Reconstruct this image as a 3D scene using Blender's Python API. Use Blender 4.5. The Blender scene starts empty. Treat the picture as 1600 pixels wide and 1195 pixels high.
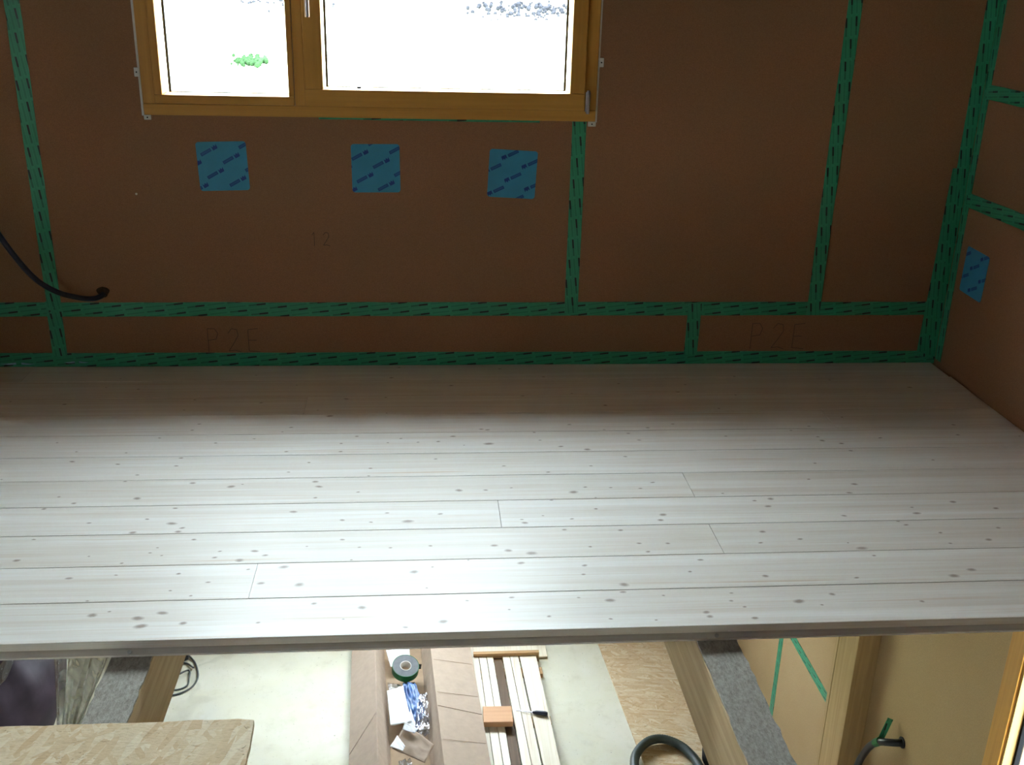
import bpy, bmesh, math, random
from mathutils import Vector, Matrix, noise

SC = bpy.context.scene
COL = SC.collection
random.seed(7)

# ------------------------------------------------------------------ camera, sky, exposure
def setup_camera():
    yaw, pitch, roll = (math.radians(a) for a in (5.28816373, 21.23194167, 1.54886307))
    cy, sy, cp, sp, cr, sr = math.cos(yaw), math.sin(yaw), math.cos(pitch), math.sin(pitch), math.cos(roll), math.sin(roll)
    f = Vector((sy * cp, cy * cp, -sp))
    r = Vector((cy, -sy, 0))
    u = r.cross(f)
    r2 = cr * r + sr * u
    u2 = -sr * r + cr * u
    cam = bpy.data.cameras.new('camera')
    cam.sensor_width = 36
    cam.lens = 1624.86 / 1600 * 36
    cam.clip_start = 0.02
    cam.clip_end = 500
    o = bpy.data.objects.new('camera', cam)
    m = Matrix((r2, u2, -f)).transposed().to_4x4()
    m.translation = Vector((0, 0, 1.65))
    o.matrix_world = m
    COL.objects.link(o)
    SC.camera = o

setup_camera()
SKY = 42.0
w = bpy.data.worlds.new('overcast_sky')
SC.world = w
w.use_nodes = True
wn = w.node_tree.nodes
bg = wn['Background']
bg.inputs[0].default_value = (0.80, 0.92, 1.0, 1)
bg.inputs[1].default_value = SKY
SC.view_settings.view_transform = 'Standard'
SC.view_settings.look = 'None'
SC.view_settings.exposure = 0.0
SC.view_settings.gamma = 1
SC.view_settings.use_curve_mapping = False
SC.cycles.max_bounces = 10
SC.cycles.diffuse_bounces = 7
SC.cycles.transparent_max_bounces = 16

# ------------------------------------------------------------------ materials
class NT:
    def __init__(s, name):
        s.m = bpy.data.materials.new(name)
        s.m.use_nodes = True
        s.t = s.m.node_tree
        s.b = s.t.nodes['Principled BSDF']
        s.tc = s.t.nodes.new('ShaderNodeTexCoord')
    def n(s, kind, **kw):
        nd = s.t.nodes.new('ShaderNode' + kind)
        for k, v in kw.items():
            if hasattr(nd, k):
                setattr(nd, k, v)
        return nd
    def put(s, inp, v):
        if isinstance(v, bpy.types.NodeSocket):
            s.t.links.new(v, inp)
        else:
            inp.default_value = v
    def math(s, op, a, b=None, clamp=False):
        nd = s.n('Math', operation=op)
        nd.use_clamp = clamp
        s.put(nd.inputs[0], a)
        if b is not None:
            s.put(nd.inputs[1], b)
        return nd.outputs[0]
    def scale(s, vec, sc):
        nd = s.n('Mapping')
        s.put(nd.inputs['Vector'], vec)
        nd.inputs['Scale'].default_value = sc
        return nd.outputs[0]
    def add(s, vec, v2):
        nd = s.n('VectorMath', operation='ADD')
        s.put(nd.inputs[0], vec)
        s.put(nd.inputs[1], v2)
        return nd.outputs[0]
    def noise(s, vec, scale=1, detail=4, rough=.55, dist=0):
        nd = s.n('TexNoise')
        s.put(nd.inputs['Vector'], vec)
        nd.inputs['Scale'].default_value = scale
        nd.inputs['Detail'].default_value = detail
        nd.inputs['Roughness'].default_value = rough
        nd.inputs['Distortion'].default_value = dist
        return nd.outputs['Fac']
    def ramp(s, fac, stops):
        nd = s.n('ValToRGB')
        s.put(nd.inputs[0], fac)
        e = nd.color_ramp.elements
        while len(e) < len(stops):
            e.new(.5)
        for i, (p, c) in enumerate(stops):
            e[i].position = p
            e[i].color = (*c, 1) if len(c) == 3 else c
        return nd.outputs[0]
    def mix(s, fac, a, b, mode='MIX'):
        nd = s.n('Mix', data_type='RGBA', blend_type=mode)
        s.put(nd.inputs[0], fac)
        s.put(nd.inputs[6], (*a, 1) if isinstance(a, tuple) and len(a) == 3 else a)
        s.put(nd.inputs[7], (*b, 1) if isinstance(b, tuple) and len(b) == 3 else b)
        return nd.outputs[2]
    def bump(s, h, strength=.3, dist=.002):
        nd = s.n('Bump')
        nd.inputs['Strength'].default_value = strength
        nd.inputs['Distance'].default_value = dist
        s.put(nd.inputs['Height'], h)
        s.t.links.new(nd.outputs[0], s.b.inputs['Normal'])
    def done(s, col, rough=.7, spec=.3, metal=0):
        s.put(s.b.inputs['Base Color'], (*col, 1) if isinstance(col, tuple) and len(col) == 3 else col)
        s.put(s.b.inputs['Roughness'], rough)
        s.b.inputs['Specular IOR Level'].default_value = spec
        s.b.inputs['Metallic'].default_value = metal
        return s.m

def plain(name, col, rough=.6, var=.15, scale=30, spec=.3, metal=0):
    t = NT(name)
    f = t.noise(t.tc.outputs['Object'], scale, 3)
    lo = tuple(c * (1 - var) for c in col)
    hi = tuple(min(1, c * (1 + var)) for c in col)
    return t.done(t.ramp(f, [(.3, lo), (.7, hi)]), rough, spec, metal)

def mat_deck(name='spruce_board', light=(.83, .81, .775), dark=(.71, .65, .58), spec=.5, rough=.41, axis=0):
    t = NT(name)
    info = t.n('ObjectInfo')
    P = t.tc.outputs['Object']
    off = t.n('CombineXYZ')
    t.put(off.inputs[0], t.math('MULTIPLY', info.outputs['Random'], 37.0))
    t.put(off.inputs[1], t.math('MULTIPLY', info.outputs['Random'], 11.0))
    Q = t.add(P, off.outputs[0])
    sc = [(1.1, 34, 34), (34, 1.1, 34)][axis]
    g1 = t.noise(t.scale(Q, sc), 1, 5, .6, .25)
    sc2 = [(2.2, 160, 160), (160, 2.2, 160)][axis]
    g2 = t.noise(t.scale(Q, sc2), 1, 3, .5, .1)
    col = t.ramp(g1, [(.28, dark), (.5, tuple((a + b) / 2 for a, b in zip(light, dark))), (.68, light)])
    col = t.mix(t.math('MULTIPLY', t.math('SUBTRACT', g2, .5, True), 1.3, True), col, (.60, .45, .31))
    g3 = t.noise(t.add(t.scale(Q, [(.9, 42, 42), (42, .9, 42)][axis]), (3.1, 7.7, 0)), 1, 2, .5, .3)
    col = t.mix(t.ramp(g3, [(.66, (0,) * 3), (.74, (.55,) * 3)]), col, (.58, .40, .25))
    # glued lamellas: three strips per board, each with its own tone
    sep = t.n('SeparateXYZ'); t.put(sep.inputs[0], P)
    lam = t.math('FLOOR', t.math('MULTIPLY', sep.outputs[1 - axis], 1 / .06315))
    wn_ = t.n('TexWhiteNoise', noise_dimensions='2D')
    cv = t.n('CombineXYZ'); t.put(cv.inputs[0], lam); t.put(cv.inputs[1], info.outputs['Random'])
    t.put(wn_.inputs['Vector'], cv.outputs[0])
    tone = t.math('ADD', t.math('MULTIPLY', wn_.outputs['Value'], .14), .90)
    tc = t.n('CombineColor')
    for i in range(3):
        t.put(tc.inputs[i], t.math('POWER', tone, [.8, 1.0, 1.25][i]))
    col = t.mix(1.0, col, tc.outputs[0], 'MULTIPLY')
    at = t.n('Attribute', attribute_name='knot')
    kf = t.ramp(at.outputs['Fac'], [(0, (0, 0, 0)), (.45, (.45,) * 3), (.75, (.85,) * 3)])
    col = t.mix(kf, col, (.27, .19, .14))
    t.bump(g2, .12, .0006)
    t.put(t.b.inputs['Roughness'], rough)
    m = t.done(col, rough, spec)
    return m

def mat_timber(name, c1, c2, axis=1, spec=.25, rough=.6):
    t = NT(name)
    info = t.n('ObjectInfo')
    off = t.n('CombineXYZ')
    t.put(off.inputs[0], t.math('MULTIPLY', info.outputs['Random'], 23.0))
    Q = t.add(t.tc.outputs['Object'], off.outputs[0])
    sc = [45, 45, 45]
    sc[axis] = 1.6
    g = t.noise(t.scale(Q, tuple(sc)), 1, 5, .6, .4)
    col = t.ramp(g, [(.3, c2), (.62, c1)])
    t.bump(g, .2, .001)
    return t.done(col, rough, spec)

def mat_fibre(name, a, b, c):
    t = NT(name)
    P = t.tc.outputs['Object']
    big = t.noise(P, 1.6, 3, .6)
    fine = t.noise(P, 190, 3, .7)
    mid = t.noise(t.scale(P, (60, 60, 60)), 1, 4, .75)
    col = t.mix(t.ramp(big, [(.35, (0, 0, 0)), (.65, (1, 1, 1))]), a, b)
    col = t.mix(t.math('MULTIPLY', t.math('SUBTRACT', mid, .42, True), 1.6, True), col, c)
    col = t.mix(t.ramp(fine, [(.35, (.5,) * 3), (.6, (0,) * 3)]), col, tuple(x * .6 for x in a))
    t.bump(fine, .25, .0012)
    return t.done(col, .85, .12)

def mat_osb(name, sc=1.0, rot=0.0):
    t = NT(name)
    P = t.tc.outputs['Object']
    cols = []
    col = None
    for k, (ang, s) in enumerate(((.15, 1.0), (1.05, 1.25), (-.55, .9), (1.9, 1.1))):
        m0 = t.n('Mapping')
        t.put(m0.inputs['Vector'], t.add(P, (k * 3.7, k * 1.3, 0)))
        m0.inputs['Rotation'].default_value = (0, 0, ang + rot)
        mp = t.n('Mapping')
        t.put(mp.inputs['Vector'], m0.outputs[0])
        mp.inputs['Scale'].default_value = (9 * s * sc, 48 * s * sc, 5)
        dn = t.n('TexNoise'); dn.inputs['Scale'].default_value = 1.2
        t.put(dn.inputs['Vector'], mp.outputs[0])
        wv = t.n('Mix', data_type='VECTOR'); wv.inputs[0].default_value = .25
        t.put(wv.inputs[4], mp.outputs[0]); t.put(wv.inputs[5], dn.outputs['Color'])
        v = t.n('TexVoronoi', feature='F1'); v.inputs['Scale'].default_value = 1
        t.put(v.inputs['Vector'], wv.outputs[1])
        sp = t.n('SeparateColor'); t.put(sp.inputs[0], v.outputs['Color'])
        c = t.ramp(sp.outputs[0], [(0, (.60, .42, .24)), (.3, (.66, .50, .31)), (.65, (.70, .56, .37)), (1, (.76, .65, .47))])
        if col is None:
            col = c
        else:
            col = t.mix(t.math('GREATER_THAN', sp.outputs[1], .5), col, c)
    big = t.noise(P, 5, 3)
    col = t.mix(t.math('MULTIPLY', t.math('SUBTRACT', big, .5, True), 1.2), col, (.62, .40, .2))
    gr = t.noise(t.scale(P, (60, 200, 20)), 1, 4, .7, .5)
    col = t.mix(t.math('MULTIPLY', t.math('SUBTRACT', gr, .45, True), 1.6, True), col, (.42, .29, .16))
    cr = t.noise(t.scale(P, (22, 70, 10)), 1, 5, .7, 1.5)
    col = t.mix(t.ramp(cr, [(.34, (.75,) * 3), (.40, (0,) * 3)]), col, (.30, .18, .09))
    t.bump(cr, .4, .002)
    return t.done(col, .65, .25)

def mat_tape():
    # printed adhesive tape; UV is in millimetres along and across the strip
    t = NT('green_tape')
    uv = t.n('UVMap').outputs[0]
    sep = t.n('SeparateXYZ'); t.put(sep.inputs[0], uv)
    u, v = sep.outputs[0], sep.outputs[1]
    ax, ay, bx, by = 91.0, -11.0, -9.0, 42.0
    det = ax * by - ay * bx
    s_ = t.math('ADD', t.math('MULTIPLY', u, by / det), t.math('MULTIPLY', v, -bx / det))
    t_ = t.math('ADD', t.math('MULTIPLY', u, -ay / det), t.math('MULTIPLY', v, ax / det))
    def lattice(ofs):
        fs = t.math('SUBTRACT', t.math('FRACT', s_), .5)
        ft = t.math('SUBTRACT', t.math('FRACT', t.math('ADD', t_, ofs)), .5)
        lu = t.math('ADD', t.math('MULTIPLY', fs, ax), t.math('MULTIPLY', ft, bx))
        lv = t.math('ADD', t.math('MULTIPLY', fs, ay), t.math('MULTIPLY', ft, by))
        lv = t.math('SUBTRACT', lv, t.math('MULTIPLY', lu, .116))
        return lu, lv
    lu, lv = lattice(0.0)
    def band(x, lo, hi):
        return t.math('MULTIPLY', t.math('GREATER_THAN', x, lo), t.math('LESS_THAN', x, hi))
    bar = t.math('MULTIPLY', band(lu, -2, 37), band(lv, -4, 4))
    half = t.math('MULTIPLY', band(lu, -37, -2), band(lv, -4, 4))
    lu2, lv2 = lattice(.5)
    stripe = t.math('MULTIPLY', band(lu2, -37, 37), band(lv2, -3.5, 3.5))
    dots_row = t.math('MAXIMUM', band(lv, 9.2, 11.2), band(lv, -11.2, -9.2))
    dots = t.math('MULTIPLY', dots_row, t.math('GREATER_THAN', t.math('FRACT', t.math('MULTIPLY', u, 1 / 4.2)), .5))
    base = t.ramp(t.noise(t.tc.outputs['Object'], 3, 3), [(.3, (.030, .27, .135)), (.7, (.045, .33, .175))])
    col = t.mix(t.math('MULTIPLY', stripe, .45), base, (.014, .13, .07))
    col = t.mix(t.math('MULTIPLY', half, .7), col, (.010, .10, .055))
    col = t.mix(t.math('MULTIPLY', dots, .6), col, (.010, .09, .05))
    col = t.mix(bar, col, (.008, .022, .018))
    return t.done(col, .42, .4)

def mat_patch():
    # turquoise patch printed with rows of a small blue block and a crown shaped mark; UV in mm
    t = NT('blue_patch')
    uv = t.n('UVMap').outputs[0]
    sep = t.n('SeparateXYZ'); t.put(sep.inputs[0], uv)
    u, v = sep.outputs[0], sep.outputs[1]
    ax, ay, bx, by = 88.0, -34.0, -18.0, 95.0
    det = ax * by - ay * bx
    s_ = t.math('ADD', t.math('MULTIPLY', u, by / det), t.math('MULTIPLY', v, -bx / det))
    t_ = t.math('ADD', t.math('MULTIPLY', u, -ay / det), t.math('MULTIPLY', v, ax / det))
    fs = t.math('SUBTRACT', t.math('FRACT', s_), .5)
    ft = t.math('SUBTRACT', t.math('FRACT', t_), .5)
    lu = t.math('ADD', t.math('MULTIPLY', fs, ax), t.math('MULTIPLY', ft, bx))
    lv = t.math('ADD', t.math('MULTIPLY', fs, ay), t.math('MULTIPLY', ft, by))
    c, s = math.cos(math.radians(28)), math.sin(math.radians(28))
    ru = t.math('ADD', t.math('MULTIPLY', lu, c), t.math('MULTIPLY', lv, s))
    rv = t.math('SUBTRACT', t.math('MULTIPLY', lv, c), t.math('MULTIPLY', lu, s))
    def band(x, lo, hi):
        return t.math('MULTIPLY', t.math('GREATER_THAN', x, lo), t.math('LESS_THAN', x, hi))
    word = t.math('MULTIPLY', band(ru, -36, 12), band(rv, -7, 7))
    hole = t.math('MULTIPLY', band(t.math('PINGPONG', t.math('ADD', ru, 36), 4.0), 1.2, 2.8), band(rv, -3.5, 3.5))
    hole = t.math('MULTIPLY', hole, band(ru, -33, 9))
    mark = t.math('MULTIPLY', band(ru, 19, 41), t.math('GREATER_THAN', rv, -9))
    top = t.math('ADD', t.math('MULTIPLY', t.math('PINGPONG', t.math('SUBTRACT', ru, 19), 5.5), -1.3), 10.0)
    mark = t.math('MULTIPLY', mark, t.math('LESS_THAN', rv, top))
    base = t.ramp(t.noise(t.tc.outputs['Object'], 9, 2), [(.3, (.042, .265, .40)), (.7, (.05, .30, .46))])
    col = t.mix(t.math('SUBTRACT', word, t.math('MULTIPLY', hole, .45)), base, (.010, .075, .24))
    col = t.mix(mark, col, (.008, .05, .22))
    return t.done(col, .5, .35)

def mat_thin(name, tint, opacity, gloss=.15, rough=.08, diffuse=(.8, .8, .8)):
    # thin clear sheet: see-through, partly white, with a sheen
    m = bpy.data.materials.new(name)
    m.use_nodes = True
    t = m.node_tree
    t.nodes.remove(t.nodes['Principled BSDF'])
    out = t.nodes['Material Output']
    tr = t.nodes.new('ShaderNodeBsdfTransparent'); tr.inputs[0].default_value = (*tint, 1)
    df = t.nodes.new('ShaderNodeBsdfTranslucent'); df.inputs[0].default_value = (*diffuse, 1)
    d2 = t.nodes.new('ShaderNodeBsdfDiffuse'); d2.inputs[0].default_value = (*diffuse, 1)
    gl = t.nodes.new('ShaderNodeBsdfGlossy'); gl.inputs['Roughness'].default_value = rough
    m0 = t.nodes.new('ShaderNodeMixShader'); m0.inputs[0].default_value = .5
    t.links.new(df.outputs[0], m0.inputs[1]); t.links.new(d2.outputs[0], m0.inputs[2])
    m1 = t.nodes.new('ShaderNodeMixShader')
    if opacity > 0:
        nz = t.nodes.new('ShaderNodeTexNoise'); nz.inputs['Scale'].default_value = 14; nz.inputs['Detail'].default_value = 3
        tc = t.nodes.new('ShaderNodeTexCoord'); t.links.new(tc.outputs['Object'], nz.inputs['Vector'])
        mr = t.nodes.new('ShaderNodeMapRange'); mr.inputs[1].default_value = .3; mr.inputs[2].default_value = .7
        mr.inputs[3].default_value = opacity * .4; mr.inputs[4].default_value = min(1, opacity * 1.6)
        t.links.new(nz.outputs['Fac'], mr.inputs[0]); t.links.new(mr.outputs[0], m1.inputs[0])
    else:
        m1.inputs[0].default_value = 0
    t.links.new(tr.outputs[0], m1.inputs[1]); t.links.new(m0.outputs[0], m1.inputs[2])
    fr = t.nodes.new('ShaderNodeFresnel'); fr.inputs[0].default_value = 1.45
    mul = t.nodes.new('ShaderNodeMath'); mul.operation = 'MULTIPLY_ADD'
    mul.inputs[1].default_value = 1.0; mul.inputs[2].default_value = gloss
    ge = t.nodes.new('ShaderNodeNewGeometry')      # the sheen only where light enters, not at the exit face
    sub = t.nodes.new('ShaderNodeMath'); sub.operation = 'SUBTRACT'; sub.inputs[0].default_value = 1
    t.links.new(ge.outputs['Backfacing'], sub.inputs[1])
    mb = t.nodes.new('ShaderNodeMath'); mb.operation = 'MULTIPLY'
    t.links.new(fr.outputs[0], mb.inputs[0]); t.links.new(sub.outputs[0], mb.inputs[1])
    t.links.new(mb.outputs[0], mul.inputs[0])
    m2 = t.nodes.new('ShaderNodeMixShader')
    t.links.new(mul.outputs[0], m2.inputs[0]); t.links.new(m1.outputs[0], m2.inputs[1]); t.links.new(gl.outputs[0], m2.inputs[2])
    t.links.new(m2.outputs[0], out.inputs['Surface'])
    return m

def mat_concrete():
    t = NT('concrete_screed')
    P = t.tc.outputs['Object']
    a = t.noise(P, 1.3, 4, .6)
    b = t.noise(P, 9, 5, .7)
    col = t.ramp(a, [(.35, (.66, .65, .56)), (.5, (.70, .68, .54)), (.65, (.76, .74, .63))])
    col = t.mix(t.math('MULTIPLY', t.math('SUBTRACT', b, .52, True), 1.6), col, (.50, .46, .33))
    sp = t.noise(P, 60, 2, .5)
    col = t.mix(t.ramp(sp, [(.70, (0,) * 3), (.74, (.6,) * 3)]), col, (.25, .23, .16))
    ck = t.n('TexVoronoi', feature='DISTANCE_TO_EDGE'); ck.inputs['Scale'].default_value = .55
    wv = t.n('Mix', data_type='VECTOR'); wv.inputs[0].default_value = .25
    nn = t.n('TexNoise'); nn.inputs['Scale'].default_value = 3; t.put(nn.inputs['Vector'], P)
    t.put(wv.inputs[4], P); t.put(wv.inputs[5], nn.outputs['Color'])
    t.put(ck.inputs['Vector'], wv.outputs[1])
    col = t.mix(t.ramp(ck.outputs['Distance'], [(.003, (.35,) * 3), (.006, (0,) * 3)]), col, (.50, .48, .38))
    t.bump(b, .15, .002)
    return t.done(col, .7, .3)

def mat_felt():
    t = NT('grey_felt')
    P = t.tc.outputs['Object']
    f = t.noise(t.scale(P, (140, 60, 60)), 1, 4, .75)
    g = t.noise(P, 14, 3)
    col = t.ramp(f, [(.3, (.19, .17, .145)), (.5, (.33, .305, .265)), (.7, (.47, .445, .395))])
    col = t.mix(t.math('MULTIPLY', g, .35), col, (.36, .35, .32))
    t.bump(f, .8, .004)
    return t.done(col, .95, .05)

M = {
    'deck': mat_deck(),
    'pale_timber': mat_deck('pale_planed_timber', (.93, .89, .77), (.88, .81, .65), .25, .5, 1),
    'joist': mat_timber('joist_timber', (.50, .37, .21), (.37, .25, .13)),
    'joist_x': mat_timber('batten_timber', (.58, .36, .17), (.46, .27, .12), 0),
    'bead': mat_timber('window_bead_pine', (.50, .33, .12), (.44, .28, .09), 2, .3, .5),
    'block': mat_timber('orange_block_timber', (.64, .36, .19), (.56, .30, .15), 0),
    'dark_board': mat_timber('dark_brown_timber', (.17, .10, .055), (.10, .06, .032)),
    'post': mat_timber('post_timber', (.42, .29, .13), (.31, .20, .085), 2),
    'frame_x': mat_timber('glazed_pine_rail', (.60, .31, .062), (.50, .245, .045), 0, .35, .45),
    'frame_z': mat_timber('glazed_pine_stile', (.60, .31, .062), (.50, .245, .045), 2, .35, .45),
    'fibre': mat_fibre('wood_fibre_panel', (.34, .165, .085), (.28, .165, .088), (.24, .13, .065)),
    'fibre_low': mat_fibre('pale_fibre_panel', (.46, .33, .175), (.43, .295, .15), (.38, .27, .14)),
    'shell': plain('rough_board', (.20, .13, .08), .9),
    'plaster': plain('dark_ceiling_board', (.12, .09, .06), .9),
    'tape': mat_tape(),
    'patch': mat_patch(),
    'felt': mat_felt(),
    'concrete': mat_concrete(),
    'osb': mat_osb('strand_board', 1.5),
    'osb_floor': mat_osb('strand_board_pale', 1.3, 1.4),
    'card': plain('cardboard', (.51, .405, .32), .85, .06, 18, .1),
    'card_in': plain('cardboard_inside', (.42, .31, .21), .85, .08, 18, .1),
    'white': plain('white_plastic', (.72, .70, .66), .5, .05),
    'paper': plain('white_paper', (.80, .82, .85), .8, .05, 40, .2),
    'paper_brown': plain('brown_paper', (.40, .31, .24), .8, .1, 20, .2),
    'steel': plain('brushed_steel', (.52, .52, .58), .28, .1, 50, .5, .9),
    'zinc': plain('zinc_screw', (.60, .60, .62), .4, .1, 50, .5, .8),
    'dark': plain('dark_gasket', (.008, .008, .009), .7, .1, spec=.1),
    'reveal': plain('pale_reveal', (.80, .74, .60), .6, .04),
    'black_tube': plain('dark_blue_tube', (.012, .016, .038), .38, .2, 40, .5),
    'hose': plain('grey_green_hose', (.045, .062, .055), .45, .15, 60, .4),
    'black': plain('black_plastic', (.016, .017, .02), .4, .2, 40, .4),
    'cable': plain('grey_cable', (.10, .11, .11), .5, .1),
    'blue': plain('blue_plastic_bag', (.035, .12, .34), .35, .25, 25, .5),
    'roll_face': plain('grey_tape_roll_side', (.17, .185, .20), .6, .12, 30),
    'roll_edge': plain('green_roll_edge', (.02, .16, .05), .4, .1, 30),
    'sack': plain('dark_violet_sack', (.035, .022, .034), .6, .4, 6, .3),
    'film': mat_thin('clear_builders_film', (.93, .95, .97), .16, .05, .12, (.72, .74, .74)),
    'film_dense': mat_thin('gathered_film', (.99, 1, 1), .30, .0, .14, (.95, .97, .96)),
    'film_clear': mat_thin('clear_packaging_film', (.95, .97, 1), .22, .10, .1, (.8, .84, .9)),
    'glass': mat_thin('window_glass', (.97, .985, .975), 0.0, 0.0, .01),
    'tarp': plain('blue_grey_tarpaulin', (.013, .013, .021), .8, .2, 3, .05),
    'pencil': plain('pencil_line', (.07, .045, .03), .8, .1),
    'meadow': plain('dry_meadow', (.52, .55, .42), .95, .2, 2.0, .05),
    'bush': plain('green_bush', (.016, .035, .014), .9, .3, 4, .02),
    'gravel': plain('dark_wet_rubble', (.020, .020, .024), .9, .3, 6, .02),
    'rust': plain('hole_stain', (.035, .022, .012), .9, .3, 60, .05),
    'roof': plain('grey_roofing', (.25, .25, .25), .9, .1, 5),
    'crease': plain('cardboard_crease', (.36, .27, .19), .9, .1),
    'foil': plain('pale_blue_foil', (.30, .50, .62), .25, .2, 30, .6),
}

# ------------------------------------------------------------------ mesh helpers
def finish(name, bm, mat, parent=None, smooth=False, loc=None):
    me = bpy.data.meshes.new(name)
    if parent is not None:
        loc = Vector((0, 0, 0))
        q = parent
        while q is not None:
            loc = loc + q.location
            q = q.parent
    base = Vector((0, 0, 0)) if parent is None and loc is None else Vector(loc)
    bmesh.ops.translate(bm, vec=-base, verts=bm.verts)
    bmesh.ops.recalc_face_normals(bm, faces=bm.faces)
    bm.to_mesh(me)
    bm.free()
    for m in (mat if isinstance(mat, (list, tuple)) else [mat]):
        me.materials.append(M[m])
    if smooth:
        for p in me.polygons:
            p.use_smooth = True
    o = bpy.data.objects.new(name, me)
    COL.objects.link(o)
    if parent is None:
        o.location = base
    else:
        o.parent = parent
    return o

def tag(o, label=None, cat=None, group=None, kind=None):
    for k, v in (('label', label), ('category', cat), ('group', group), ('kind', kind)):
        if v:
            o[k] = v
    return o

def empty(name, loc, label=None, cat=None, group=None, kind=None):
    o = bpy.data.objects.new(name, None)
    o.empty_display_size = .05
    o.matrix_world = Matrix.Translation(Vector(loc))
    o.location = loc
    COL.objects.link(o)
    return tag(o, label, cat, group, kind)

def box_bm(lo, hi, bevel=0.0, bm=None):
    bm2 = bmesh.new()
    bmesh.ops.create_cube(bm2, size=1)
    for v in bm2.verts:
        v.co = Vector([(lo[i] + hi[i]) / 2 + v.co[i] * (hi[i] - lo[i]) for i in range(3)])
    if bevel:
        bmesh.ops.bevel(bm2, geom=bm2.edges[:], offset=bevel, segments=2, affect='EDGES', profile=.5)
    if bm is None:
        return bm2
    me = bpy.data.meshes.new('tmp'); bm2.to_mesh(me); bm.from_mesh(me); bpy.data.meshes.remove(me); bm2.free()
    return bm

def box(name, lo, hi, mat, parent=None, bevel=0.0):
    return finish(name, box_bm(lo, hi, bevel), mat, parent)

def prism_bm(poly, vec, bm=None):
    """poly: list of 3D points (planar), extruded by vec"""
    bm = bm or bmesh.new()
    a = [bm.verts.new(p) for p in poly]
    b = [bm.verts.new(Vector(p) + Vector(vec)) for p in poly]
    bm.faces.new(a)
    bm.faces.new(b[::-1])
    n = len(poly)
    for i in range(n):
        bm.faces.new((a[i], b[i], b[(i + 1) % n], a[(i + 1) % n]))
    return bm

def smooth_path(pts, sub=8):
    P = [Vector(p) for p in pts]
    P = [P[0] * 2 - P[1]] + P + [P[-1] * 2 - P[-2]]
    out = []
    for i in range(1, len(P) - 2):
        for k in range(sub):
            t = k / sub
            out.append(.5 * ((2 * P[i]) + (P[i + 1] - P[i - 1]) * t + (2 * P[i - 1] - 5 * P[i] + 4 * P[i + 1] - P[i + 2]) * t * t
                             + (3 * P[i] - P[i - 1] - 3 * P[i + 1] + P[i + 2]) * t ** 3))
    out.append(P[-2])
    return out

def tube_bm(pts, r, seg=10, sub=8, ridge=0.0, bm=None):
    bm = bm or bmesh.new()
    path = smooth_path(pts, sub) if sub > 1 else [Vector(p) for p in pts]
    rings = []
    up = Vector((0.03, 0.05, 1)).normalized()
    for i, p in enumerate(path):
        t = (path[min(i + 1, len(path) - 1)] - path[max(i - 1, 0)]).normalized()
        a = t.cross(up)
        if a.length < 1e-3:
            a = t.cross(Vector((1, 0, 0)))
        a.normalize()
        b = t.cross(a)
        rr = r * (1 + (ridge if i % 2 else -ridge))
        rings.append([bm.verts.new(p + (a * math.cos(2 * math.pi * k / seg) + b * math.sin(2 * math.pi * k / seg)) * rr) for k in range(seg)])
    for i in range(len(rings) - 1):
        for k in range(seg):
            bm.faces.new((rings[i][k], rings[i][(k + 1) % seg], rings[i + 1][(k + 1) % seg], rings[i + 1][k]))
    bm.faces.new(rings[0][::-1])
    bm.faces.new(rings[-1])
    return bm

def lathe_bm(prof, centre, axis=(0, 0, 1), seg=40):
    """closed profile of (r, h) about an axis"""
    bm = bmesh.new()
    q = Vector((0, 0, 1)).rotation_difference(Vector(axis).normalized())
    n = len(prof)
    rings = []
    for k in range(seg):
        a = 2 * math.pi * k / seg
        rings.append([bm.verts.new(Vector(centre) + q @ Vector((r * math.cos(a), r * math.sin(a), h))) for r, h in prof])
    for k in range(seg):
        A, B = rings[k], rings[(k + 1) % seg]
        for i in range(n):
            j = (i + 1) % n
            try:
                bm.faces.new((A[i], A[j], B[j], B[i]))
            except ValueError:
                pass
    bmesh.ops.remove_doubles(bm, verts=bm.verts, dist=1e-6)
    return bm

def solid_cyl(name, c, r, h, mat, parent=None, axis=(0, 0, 1), seg=20):
    bm = bmesh.new()
    q = Vector((0, 0, 1)).rotation_difference(Vector(axis).normalized())
    bmesh.ops.create_cone(bm, cap_ends=True, segments=seg, radius1=r, radius2=r, depth=h)
    for v in bm.verts:
        v.co = q @ v.co + Vector(c)
    return finish(name, bm, mat, parent)

def sheet(name, fn, nu, nv, mat, parent=None, thick=.0006):
    """a thin solid sheet over fn(u,v)->Vector"""
    bm = bmesh.new()
    g = [[fn(i / nu, j / nv) for j in range(nv + 1)] for i in range(nu + 1)]
    top = [[bm.verts.new(p) for p in row] for row in g]
    bot = []
    for i in range(nu + 1):
        row = []
        for j in range(nv + 1):
            du = g[min(i + 1, nu)][j] - g[max(i - 1, 0)][j]
            dv = g[i][min(j + 1, nv)] - g[i][max(j - 1, 0)]
            n = du.cross(dv)
            n = n.normalized() if n.length > 1e-9 else Vector((0, 0, 1))
            row.append(bm.verts.new(g[i][j] - n * thick))
        bot.append(row)
    for i in range(nu):
        for j in range(nv):
            bm.faces.new((top[i][j], top[i + 1][j], top[i + 1][j + 1], top[i][j + 1]))
            bm.faces.new((bot[i][j], bot[i][j + 1], bot[i + 1][j + 1], bot[i + 1][j]))
    for i in range(nu):
        bm.faces.new((top[i][0], bot[i][0], bot[i + 1][0], top[i + 1][0]))
        bm.faces.new((top[i][nv], top[i + 1][nv], bot[i + 1][nv], bot[i][nv]))
    for j in range(nv):
        bm.faces.new((top[0][j], top[0][j + 1], bot[0][j + 1], bot[0][j]))
        bm.faces.new((top[nu][j], bot[nu][j], bot[nu][j + 1], top[nu][j + 1]))
    return finish(name, bm, mat, parent, True)

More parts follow.
